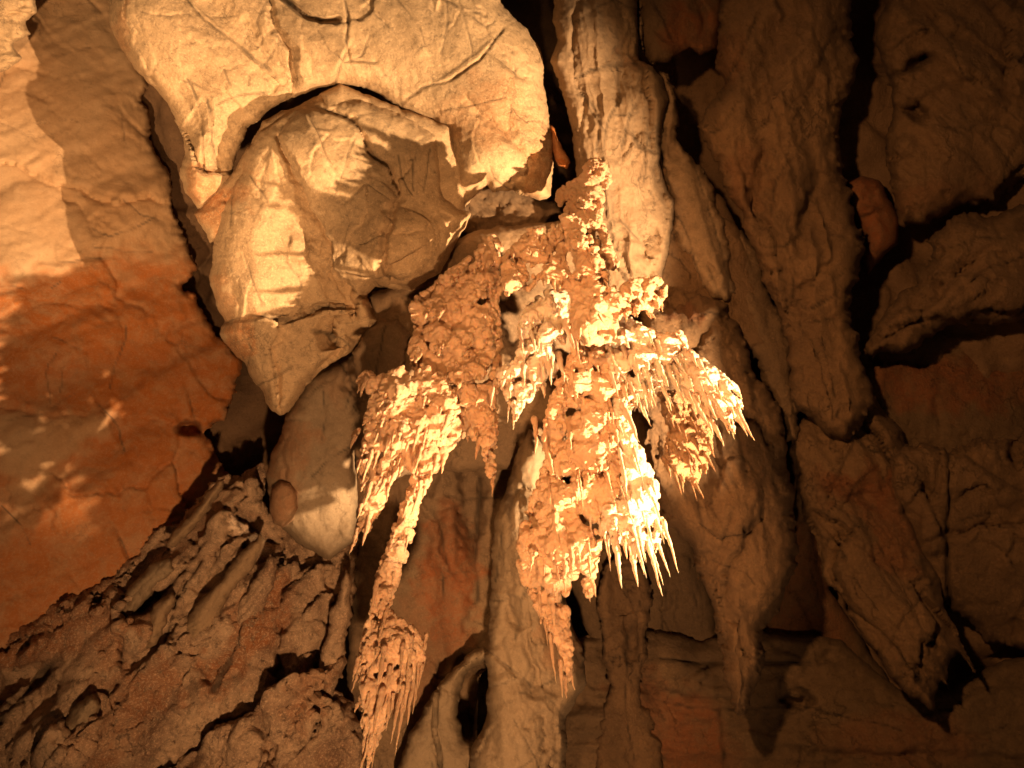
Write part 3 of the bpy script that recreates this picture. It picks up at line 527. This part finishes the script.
def cone_into(vs, qs, root, L, r, seg=7, rings=7, wob=.25, rng=RNG, axis=None, power=.75):
    """A dripping cone: rounded at the root, knobbly, straight down."""
    ax = DOWN if axis is None else axis / np.linalg.norm(axis)
    e1 = np.cross(ax, [0.3, 1, 0.2]); e1 /= np.linalg.norm(e1); e2 = np.cross(ax, e1)
    base = sum(len(v) for v in vs)
    t = np.linspace(0, 1, rings)
    rad = r * ((1 - t) ** power * .94 + .06) * (1 + wob * rng.uniform(-1, 1, rings) * (1 - t * .6))
    ph = np.arange(seg) * 2 * np.pi / seg
    off = np.cumsum(rng.normal(size=(rings, 2)), 0) * r * .09
    P = (root + t[:, None, None] * L * ax + (rad[:, None] * np.cos(ph) + off[:, :1])[..., None] * e1 + (rad[:, None] * np.sin(ph) + off[:, 1:])[..., None] * e2).reshape(-1, 3)
    cap0 = root - ax * r * .6; capN = root + ax * (L + r * .12) + off[-1, 0] * e1 + off[-1, 1] * e2
    P = np.concatenate([P, [cap0, capN]])
    idx = np.arange(rings * seg).reshape(rings, seg); tris = []
    for i in range(rings - 1):
        for j in range(seg):
            a, b, c2, d = idx[i, j], idx[i, (j + 1) % seg], idx[i + 1, (j + 1) % seg], idx[i + 1, j]
            tris += [(a, b, c2), (a, c2, d)]
    for j in range(seg):
        tris += [(rings * seg, idx[0, (j + 1) % seg], idx[0, j]), (rings * seg + 1, idx[-1, j], idx[-1, (j + 1) % seg])]
    vs.append(P); qs.append(np.array(tris) + base)

def remeshed(vs, qs, voxel, smooth):
    me = new_mesh('crust', np.concatenate(vs), np.concatenate(qs))
    o = bpy.data.objects.new('crust', me); COL.objects.link(o)
    r = o.modifiers.new('r', 'REMESH'); r.mode = 'VOXEL'; r.voxel_size = voxel
    s = o.modifiers.new('s', 'SMOOTH'); s.factor = .5; s.iterations = smooth
    dg = bpy.context.evaluated_depsgraph_get(); dg.update()
    m2 = bpy.data.meshes.new_from_object(o.evaluated_get(dg))
    bpy.data.objects.remove(o); bpy.data.meshes.remove(me)
    V = np.empty(len(m2.vertices) * 3, np.float32); m2.vertices.foreach_get('co', V); V = V.reshape(-1, 3)
    N = np.empty(len(V) * 3, np.float32); m2.vertex_normals.foreach_get('vector', N); N = N.reshape(-1, 3)
    return m2, V.astype(float), N.astype(float)

def cluster(name, label, outline, strokes, tips, mat, spike_mat=None, auto=20, auto_len=(.05, .2), seed=0, voxel=.0048, drip=.6, big=10., tier=38., holes=(), thick=.8, group='stalactite clusters hanging in the middle of the cave', body_name='crust', smooth=3, knob=1.0, dense=15., dz=0.):
    """A crust of fused blobs and drips filling the outline, at the depths of the strokes, with single stalactites as parts."""
    rng = np.random.default_rng(seed)
    vs, qs = [], []
    near = lambda D: D - dz - .16 * min(1., max(0., (3.72 - D) / .3))      # the crust bellies out from its root
    kp = np.array([p for st in strokes for p in st], float)
    ol = [(float(a), float(b)) for a, b in outline]; oa = np.array(ol)
    (x0, y0), (x1, y1) = oa.min(0) - 2, oa.max(0) + 2
    n = int((x1 - x0) * (y1 - y0) / dense * 1.0)
    PX = rng.uniform(x0, x1, n); PY = rng.uniform(y0, y1, n)
    sd = seg_dist(PX, PY, ol + [ol[0]]); ok = inside(PX, PY, ol)
    hd = np.full(n, 99.)
    for h in holes:
        ok &= ~inside(PX, PY, h); hd = np.minimum(hd, seg_dist(PX, PY, list(h) + [h[0]]))
    sd = np.minimum(sd, hd)
    for x, y, s_ in zip(PX[ok], PY[ok], sd[ok]):
        wgt = 1 / ((kp[:, 0] - x) ** 2 + (kp[:, 1] - y) ** 2 + 60) ** 1.5
        D = (kp[:, 2] * wgt).sum() / wgt.sum()
        k = D / F
        r = min((.35 + .65 * rng.uniform(0, 1) ** 1.5) * big, s_ + 2.5)
        lift = min(s_, 24) * thick * k
        nz_ = perlin(np.array([[x / 26., y / 40., seed * 2.3], [x / 24., y / 26., seed * 3.1 + 7], [x / 9., y / 13., seed + 3.3]]), seed)
        hol = perlin(np.array([[x / 13., y / 17., seed * 5.1]]), seed + 2)[0]
        if hol < -.30 and s_ > 4: continue
        ph = (y + 30 * nz_[0] + .25 * x) / tier; fr = ph - math.floor(ph)
        dd = -lift * .75 - (fr ** 1.4 * 9 + nz_[1] * 15 + nz_[2] * 3) * k + rng.uniform(-.07, .07) * r * k
        D = near(D)
        k = D / F
        c = at(x, y, D + dd)
        sphere_into(vs, qs, c, r * k * .85, sq=rng.uniform(.9, 1.4), seg=8)
        if rng.random() < (drip if fr > .78 or s_ < 5 else drip * .07):
            cone_into(vs, qs, c, r * k * rng.uniform(1.2, 4.5), r * k * rng.uniform(.35, .6), seg=6, rings=5, rng=rng)
    # a core so that nothing floats
    for stroke in strokes:
        st = [np.array(p, float) for p in stroke]
        for p, q in zip(st[:-1], st[1:]):
            m_ = max(2, int(math.hypot(q[0] - p[0], q[1] - p[1]) / (.5 * max(3, p[3]))))
            for t in np.arange(m_ + 1) / m_:
                m = p + (q - p) * t; sphere_into(vs, qs, at(m[0], m[1], near(m[2]) + .05), max(m[3] * .55, 1.2) * m[2] / F)
    me, V, N = remeshed(vs, qs, voxel, smooth)
    # coral-like knobs, flutes running with the drips
    U = V.copy(); U[:, 2] *= .35
    fl = billow(U / .04, 2, seed + 3) * .006 * np.clip(.6 + 1.5 * perlin(V / .2, seed + 19), 0, 1.3)
    f1, _ = worley(V / .026 + .35 * fbm(V / .05, 2, seed)[:, None], seed + 5)
    kn = np.sqrt(np.clip(.62 - f1, 0, 1)) * .0035 * knob
    mk = np.clip(.5 + 1.6 * perlin(V / .16, seed + 9), 0, 1)
    V2 = V + N * (fl + kn * mk + .007 * fbm(V / .05, 5, seed + 7, .68))[:, None]
    me.vertices.foreach_set('co', V2.astype(np.float32).ravel()); me.update()
    me.polygons.foreach_set('use_smooth', np.ones(len(me.polygons), bool))
    me.materials.clear()
    root_p = V2[np.argmax(V2[:, 2])]
    e = bpy.data.objects.new(name, None); COL.objects.link(e); e.location = Vector(root_p); e.empty_display_size = .1
    tag(e, label, 'stalactites', group)
    me.name = body_name
    me.transform(Matrix.Translation(-Vector(root_p)))
    b = link(body_name, me, mat, e)
    # single stalactites
    spikes = []
    for (tx, ty, D, L, w) in tips:
        D = near(D); T = at(tx, ty, D); spikes.append((T - DOWN * L, L, w * D / F))
    if auto:
        low = np.where((N @ DOWN > .25))[0]
        rng.shuffle(low)
        # the side the viewer sees, spaced apart
        got = []
        for i in low:
            if len(got) >= auto: break
            p = V2[i]
            v = CAM - p
            if N[i] @ v < -.1 * np.linalg.norm(v): continue
            if all(np.linalg.norm(p - g) > .03 for g in got):
                got.append(p); L = auto_len[0] * .6 + (auto_len[1] * 1.15 - auto_len[0] * .6) * rng.uniform(0, 1) ** 1.8
                spikes.append((p - DOWN * -.012, L, rng.uniform(.005, .012) * (1 + L * 1.6)))
    for (rt, L, r) in spikes:
        v2, q2 = [], []
        cone_into(v2, q2, rt - root_p, L, r * rng.uniform(.75, 1.2), seg=9, rings=16, wob=.28, rng=rng, power=rng.uniform(.6, 1.1), axis=DOWN + rng.normal(size=3) * .045)
        m3 = new_mesh('stalactite', v2[0], q2[0])
        link('stalactite', m3, spike_mat or mat, e)
    return e

# the pale tuft at the top
cluster('stalactite_cluster', 'small knobbly pale tuft at the top of the formation, against the fluted column',
        [(588,158),(600,160),(608,170),(610,182),(603,190),(604,205),(600,222),(606,235),(612,250),(618,262),(612,272),(603,262),(596,245),(590,232),(580,222),(568,212),(556,202),(560,190),(572,182),(582,176),(584,165)],
        [[(594, 162, 3.7, 8), (600, 176, 3.68, 6), (586, 182, 3.66, 11), (574, 196, 3.62, 13), (590, 206, 3.58, 9), (600, 226, 3.5, 9), (610, 250, 3.45, 8), (617, 266, 3.4, 5)], [(586, 182, 3.66, 9), (568, 190, 3.65, 8)]],
        [(612, 268, 3.35, .15, 3)], M_CALC, auto=12, auto_len=(.03, .1), seed=1)
# upper crust
cluster('stalactite_cluster', 'bulky orange crust with webbed holes under the tuft, joining the hanging lobes',
        [(503,262),(508,250),(520,240),(527,230),(540,228),(546,236),(556,222),(566,212),(578,218),(585,228),(597,250),(605,270),(615,285),(612,298),(625,283),(640,278),(655,277),(667,282),(666,292),(662,305),(650,312),(640,310),(628,312),(618,318),(615,335),(600,345),(580,345),(570,325),(572,300),(566,288),(560,295),(552,283),(545,280),(535,276),(525,282),(515,292),(505,295),(502,280)],
        [[(568, 226, 3.58, 12), (548, 240, 3.5, 10), (528, 238, 3.5, 9), (516, 252, 3.46, 7), (522, 275, 3.42, 8), (510, 288, 3.4, 5)], [(566, 230, 3.5, 14), (580, 250, 3.42, 18), (590, 280, 3.35, 20), (598, 310, 3.25, 24), (600, 330, 3.2, 26)],
         [(545, 245, 3.48, 8), (556, 270, 3.4, 7), (572, 290, 3.34, 8)], [(600, 290, 3.34, 10), (620, 300, 3.3, 12), (645, 298, 3.36, 10), (662, 292, 3.4, 7)], [(520, 250, 3.5, 7), (498, 262, 3.5, 6), (490, 240, 3.55, 6)], [(540, 275, 3.4, 5), (528, 290, 3.36, 5), (515, 270, 3.42, 4)]],
        [(664, 310, 3.3, .12, 3), (650, 318, 3.25, .15, 3), (640, 322, 3.2, .16, 3)], M_CALC, auto=41, auto_len=(.04, .14), dz=0.26, seed=2, holes=[[(568,240),(577,255),(578,272),(570,276),(565,258)],[(527,268),(540,262),(546,270),(538,276),(528,275)]])
# bright lobe
cluster('stalactite_cluster', 'brightest cream lobe with short icicle tips at the centre of the formation',
        [(545,292),(560,288),(568,296),(566,320),(565,345),(560,365),(552,378),(540,382),(533,395),(520,410),(516,420),(510,405),(503,390),(494,374),(505,366),(515,362),(520,345),(518,328),(524,312),(532,302)],
        [[(556, 296, 3.15, 9), (546, 312, 3.08, 16), (538, 330, 3.0, 17), (542, 350, 2.95, 16), (530, 368, 2.92, 13)], [(530, 366, 2.95, 12), (514, 374, 2.95, 9), (502, 376, 2.98, 4)], [(520, 380, 2.92, 8), (516, 405, 2.86, 6), (515, 420, 2.8, 3)]],
        [(516, 432, 2.72, .3, 5), (555, 376, 2.75, .3, 4), (548, 382, 2.72, .32, 4), (540, 378, 2.75, .3, 4), (562, 384, 2.75, .3, 4), (524, 412, 2.75, .25, 4), (533, 392, 2.75, .25, 4), (505, 385, 2.85, .1, 3)], M_PALE, auto=35, auto_len=(.08, .26), dz=-0.24, seed=3)
# main curtain and blade
cluster('stalactite_cluster', 'large orange curtain ending in one long blade that hangs lowest at the centre',
        [(568,320),(600,335),(618,345),(622,370),(628,400),(622,430),(625,460),(632,490),(622,510),(606,520),(600,545),(596,570),(592,595),(586,598),(582,578),(570,578),(568,600),(571,640),(572,670),(568,690),(564,675),(560,650),(550,635),(540,615),(528,590),(518,572),(516,550),(522,525),(530,500),(540,480),(546,455),(545,430),(548,405),(555,385),(568,365),(572,345)],
        [[(592, 335, 3.1, 24), (604, 365, 3.02, 26), (600, 400, 2.95, 24), (604, 430, 2.9, 26), (596, 465, 2.85, 30), (580, 500, 2.8, 33), (562, 530, 2.76, 30), (548, 560, 2.72, 22), (552, 590, 2.68, 17), (560, 620, 2.64, 11), (566, 650, 2.6, 6), (568, 680, 2.58, 3)],
         [(560, 430, 2.95, 14), (548, 470, 2.9, 12), (540, 500, 2.85, 14), (532, 540, 2.8, 10), (536, 575, 2.75, 9)], [(570, 540, 2.72, 14), (584, 555, 2.7, 9), (590, 580, 2.68, 5)], [(560, 400, 3.0, 12), (556, 440, 2.95, 12)]],
        [(570, 692, 2.5, .3, 5), (591, 600, 2.58, .3, 5), (548, 476, 2.7, .3, 4), (536, 455, 2.72, .3, 4), (545, 575, 2.6, .25, 3), (553, 570, 2.6, .25, 3), (610, 450, 2.7, .3, 4), (575, 450, 2.7, .25, 4)], M_CALC, auto=54, auto_len=(.06, .24), dz=-0.18, seed=4, drip=.4)
# right fringe
cluster('stalactite_cluster', 'cream fringe of many fine icicles slanting down the right side of the curtain',
        [(610,315),(625,315),(645,328),(662,335),(680,330),(688,342),(684,360),(672,375),(660,385),(648,395),(636,400),(630,420),(636,440),(645,455),(655,475),(658,495),(650,510),(662,520),(660,545),(648,550),(636,545),(625,545),(610,540),(600,530),(604,505),(618,495),(622,470),(616,440),(614,405),(610,370),(605,340)],
        [[(612, 318, 3.15, 12), (632, 328, 3.1, 14), (650, 340, 3.06, 15), (668, 346, 3.04, 12), (680, 340, 3.04, 7)], [(632, 340, 3.05, 12), (622, 370, 3.0, 12), (640, 380, 2.95, 12), (655, 372, 2.98, 10)], [(625, 375, 2.95, 11), (622, 410, 2.9, 11), (630, 440, 2.85, 12), (640, 465, 2.82, 12), (644, 490, 2.8, 10), (652, 500, 2.8, 10), (655, 520, 2.76, 8)],
         [(606, 490, 2.78, 12), (614, 510, 2.74, 12), (626, 525, 2.72, 9), (636, 515, 2.74, 8)]],
        [(660, 590, 2.5, .34, 4), (644, 558, 2.55, .3, 4), (630, 560, 2.55, .28, 4), (613, 568, 2.52, .3, 4), (605, 556, 2.55, .3, 4), (619, 555, 2.55, .3, 4), (596, 540, 2.6, .28, 4), (654, 548, 2.6, .26, 4), (662, 540, 2.62, .2, 4), (652, 500, 2.65, .2, 4), (648, 400, 2.75, .3, 4), (660, 405, 2.72, .32, 4), (672, 410, 2.7, .34, 4), (684, 402, 2.75, .3, 4), (690, 372, 2.85, .2, 3), (636, 402, 2.75, .3, 4), (668, 388, 2.8, .3, 4), (680, 395, 2.8, .3, 4)], M_PALE, auto=73, auto_len=(.08, .28), dz=-0.16, seed=5)
# right wing
cluster('stalactite_cluster', 'bright right wing of the formation, ending in a ragged icicle fringe',
        [(672,350),(690,350),(705,362),(722,374),(738,388),(742,402),(738,415),(725,420),(712,415),(700,405),(690,392),(680,380),(670,368)],
        [[(676, 352, 3.08, 10), (690, 366, 3.02, 12), (704, 378, 2.98, 13), (718, 388, 2.95, 13), (732, 400, 2.92, 9)], [(700, 385, 2.98, 10), (714, 402, 2.92, 9)]],
        [(740, 438, 2.72, .2, 3.5), (724, 450, 2.68, .26, 4), (742, 424, 2.76, .18, 3), (733, 432, 2.74, .2, 3.5), (716, 436, 2.72, .24, 3.5), (742, 410, 2.85, .1, 3), (706, 424, 2.76, .24, 3.5), (696, 410, 2.8, .22, 3)], M_PALE, spike_mat=M_PALE, auto=35, auto_len=(.06, .2), dz=-0.08, seed=6)
# dull pieces behind
cluster('stalactite_cluster', 'dull brown crumbly stalactites tucked below the right wing, against the long tongue',
        [(660,395),(680,390),(695,398),(708,415),(712,440),(706,462),(696,480),(682,478),(668,470),(664,450),(672,430),(662,412)],
        [[(690, 402, 3.3, 11), (680, 425, 3.26, 14), (674, 450, 3.22, 12), (684, 470, 3.2, 9), (700, 440, 3.24, 9)]],
        [(700, 500, 3.0, .25, 4), (690, 492, 3.02, .22, 4), (712, 455, 3.1, .18, 3), (672, 480, 3.05, .18, 3.5)], M_DULL, auto=32, auto_len=(.05, .16), dz=-.12, seed=7)
# left crust
cluster('stalactite_cluster', 'crumbly orange crust left of the bright lobe, below the leafy shadow',
        [(495,235),(502,245),(500,262),(503,280),(498,300),(500,320),(502,345),(500,370),(496,400),(497,430),(494,470),(489,480),(484,455),(478,440),(462,430),(452,440),(440,430),(430,400),(415,375),(408,350),(415,330),(410,305),(418,295),(430,290),(438,282),(450,268),(465,260),(478,250),(484,238)],
        [[(492, 240, 3.58, 9), (496, 262, 3.5, 9), (480, 280, 3.48, 15), (460, 275, 3.52, 12), (440, 285, 3.5, 9), (424, 298, 3.48, 9), (420, 322, 3.44, 10), (428, 345, 3.4, 12), (450, 352, 3.38, 12), (470, 340, 3.4, 14), (488, 325, 3.4, 13), (495, 300, 3.44, 10)],
         [(462, 300, 3.48, 12), (440, 315, 3.46, 10)], [(470, 350, 3.36, 13), (460, 380, 3.3, 14), (478, 395, 3.3, 13), (494, 380, 3.32, 8)], [(466, 400, 3.28, 12), (484, 430, 3.24, 10), (490, 455, 3.2, 7), (490, 476, 3.16, 4)]],
        [(490, 494, 3.0, .2, 4), (478, 460, 3.05, .2, 4)], M_CALC, auto=41, auto_len=(.03, .12), dz=-0.10, seed=8)
cluster('stalactite_cluster', 'orange fan of drooping tips at the far left of the formation',
        [(360,372),(385,375),(400,368),(420,365),(445,375),(458,400),(462,425),(452,450),(435,470),(420,478),(405,465),(395,475),(385,500),(370,530),(361,535),(360,515),(365,490),(358,470),(364,440),(366,415),(372,395),(358,385)],
        [[(432, 372, 3.34, 12), (412, 386, 3.28, 16), (394, 396, 3.24, 16), (380, 412, 3.2, 14), (372, 436, 3.16, 10), (368, 460, 3.12, 7)], [(430, 385, 3.28, 16), (440, 415, 3.22, 18), (424, 430, 3.2, 18), (404, 430, 3.18, 16), (392, 450, 3.14, 11), (384, 480, 3.08, 8), (374, 505, 3.04, 5)],
         [(440, 425, 3.22, 14), (432, 455, 3.18, 12), (420, 475, 3.14, 9)], [(400, 380, 3.3, 10), (372, 380, 3.32, 8), (362, 376, 3.34, 4)], [(360, 430, 3.2, 5), (352, 436, 3.18, 3)]],
        [(361, 540, 2.86, .3, 5), (366, 505, 2.9, .24, 4.5), (372, 470, 2.95, .2, 4), (350, 448, 3.1, .1, 3), (390, 490, 2.9, .22, 4), (398, 478, 2.95, .2, 4), (408, 470, 2.95, .2, 4), (380, 500, 2.9, .2, 4), (358, 470, 3.0, .16, 3.5), (440, 470, 3.0, .2, 4)], M_CALC, auto=64, auto_len=(.05, .2), dz=0.0, seed=9)
# long pendant
cluster('stalactite_cluster', 'long thin pendant hanging lower left, swelling into a fringed bulb near its tip',
        [(415,470),(432,462),(430,480),(420,500),(414,530),(405,560),(395,590),(388,610),(400,618),(415,630),(425,645),(424,660),(415,680),(405,700),(395,705),(385,720),(376,750),(370,762),(366,745),(362,710),(360,680),(360,650),(365,630),(370,610),(376,580),(386,550),(398,520),(406,490)],
        [[(424, 466, 3.15, 9), (412, 490, 3.1, 10), (406, 515, 3.04, 9), (398, 545, 2.98, 9), (388, 575, 2.92, 9), (380, 600, 2.88, 8), (376, 620, 2.84, 11)], [(376, 620, 2.84, 11), (384, 634, 2.8, 16), (400, 645, 2.78, 15), (412, 655, 2.77, 9)], [(384, 640, 2.8, 16), (380, 662, 2.76, 16), (376, 690, 2.72, 12), (374, 715, 2.68, 7)], [(398, 650, 2.78, 14), (404, 675, 2.73, 9)], [(366, 640, 2.8, 7), (364, 670, 2.75, 6)]],
        [(370, 766, 2.5, .34, 6), (380, 735, 2.55, .28, 4.5), (364, 710, 2.6, .25, 4), (356, 688, 2.64, .2, 3.5), (394, 724, 2.56, .28, 4), (407, 726, 2.56, .26, 4), (414, 700, 2.6, .2, 4), (400, 705, 2.6, .24, 4), (386, 715, 2.58, .26, 4), (424, 655, 2.72, .1, 3), (410, 715, 2.6, .22, 3)], M_CALC, auto=41, auto_len=(.06, .2), seed=10, drip=.5)

# ------------------------------------------------------------------ light and camera
w = bpy.data.worlds.new('World'); scene.world = w; w.use_nodes = True
bg = w.node_tree.nodes['Background']; bg.inputs[0].default_value = (1, .62, .33, 1); bg.inputs[1].default_value = .045

def spot(name, pos, target, power, size, blend, col, radius):
    l = bpy.data.lights.new(name, 'SPOT'); l.energy = power; l.spot_size = math.radians(size); l.spot_blend = blend; l.color = col; l.shadow_soft_size = radius
    o = bpy.data.objects.new(name, l); COL.objects.link(o); o.location = Vector(pos)
    o.rotation_euler = (Vector(target) - Vector(pos)).to_track_quat('-Z', 'Y').to_euler()
    return o
spot('cave_spotlight', camspace(2.2, -.75, 1.5), at(375, 242, 3.6), 2650, 53, .45, (1, .68, .37), .018)
spot('cave_floodlight', camspace(-1.3, -1.0, .8), at(80, -10, 4.2), 1050, 58, .9, (1, .62, .30), .05)
spot('cave_floodlight', camspace(.05, -1.2, .1), at(385, 520, 4.0), 620, 80, .9, (1, .58, .27), .05)
spot('cave_floodlight', camspace(-.5, .9, .5), at(850, 420, 4.1), 420, 90, .9, (1, .52, .20), .06)

cd = bpy.data.cameras.new('camera'); cam = bpy.data.objects.new('camera', cd); COL.objects.link(cam)
cd.sensor_width = 36; cd.lens = 24; cd.clip_start = .05; cd.clip_end = 200
cam.location = Vector(CAM); cam.rotation_euler = (math.radians(90) + PITCH, 0, 0)
scene.camera = cam
scene.view_settings.view_transform = 'Standard'; scene.view_settings.look = 'None'; scene.view_settings.gamma = 1; scene.view_settings.exposure = 0
scene.cycles.use_denoising = True
scene.cycles.sample_clamp_indirect = 4
scene.cycles.max_bounces = 6
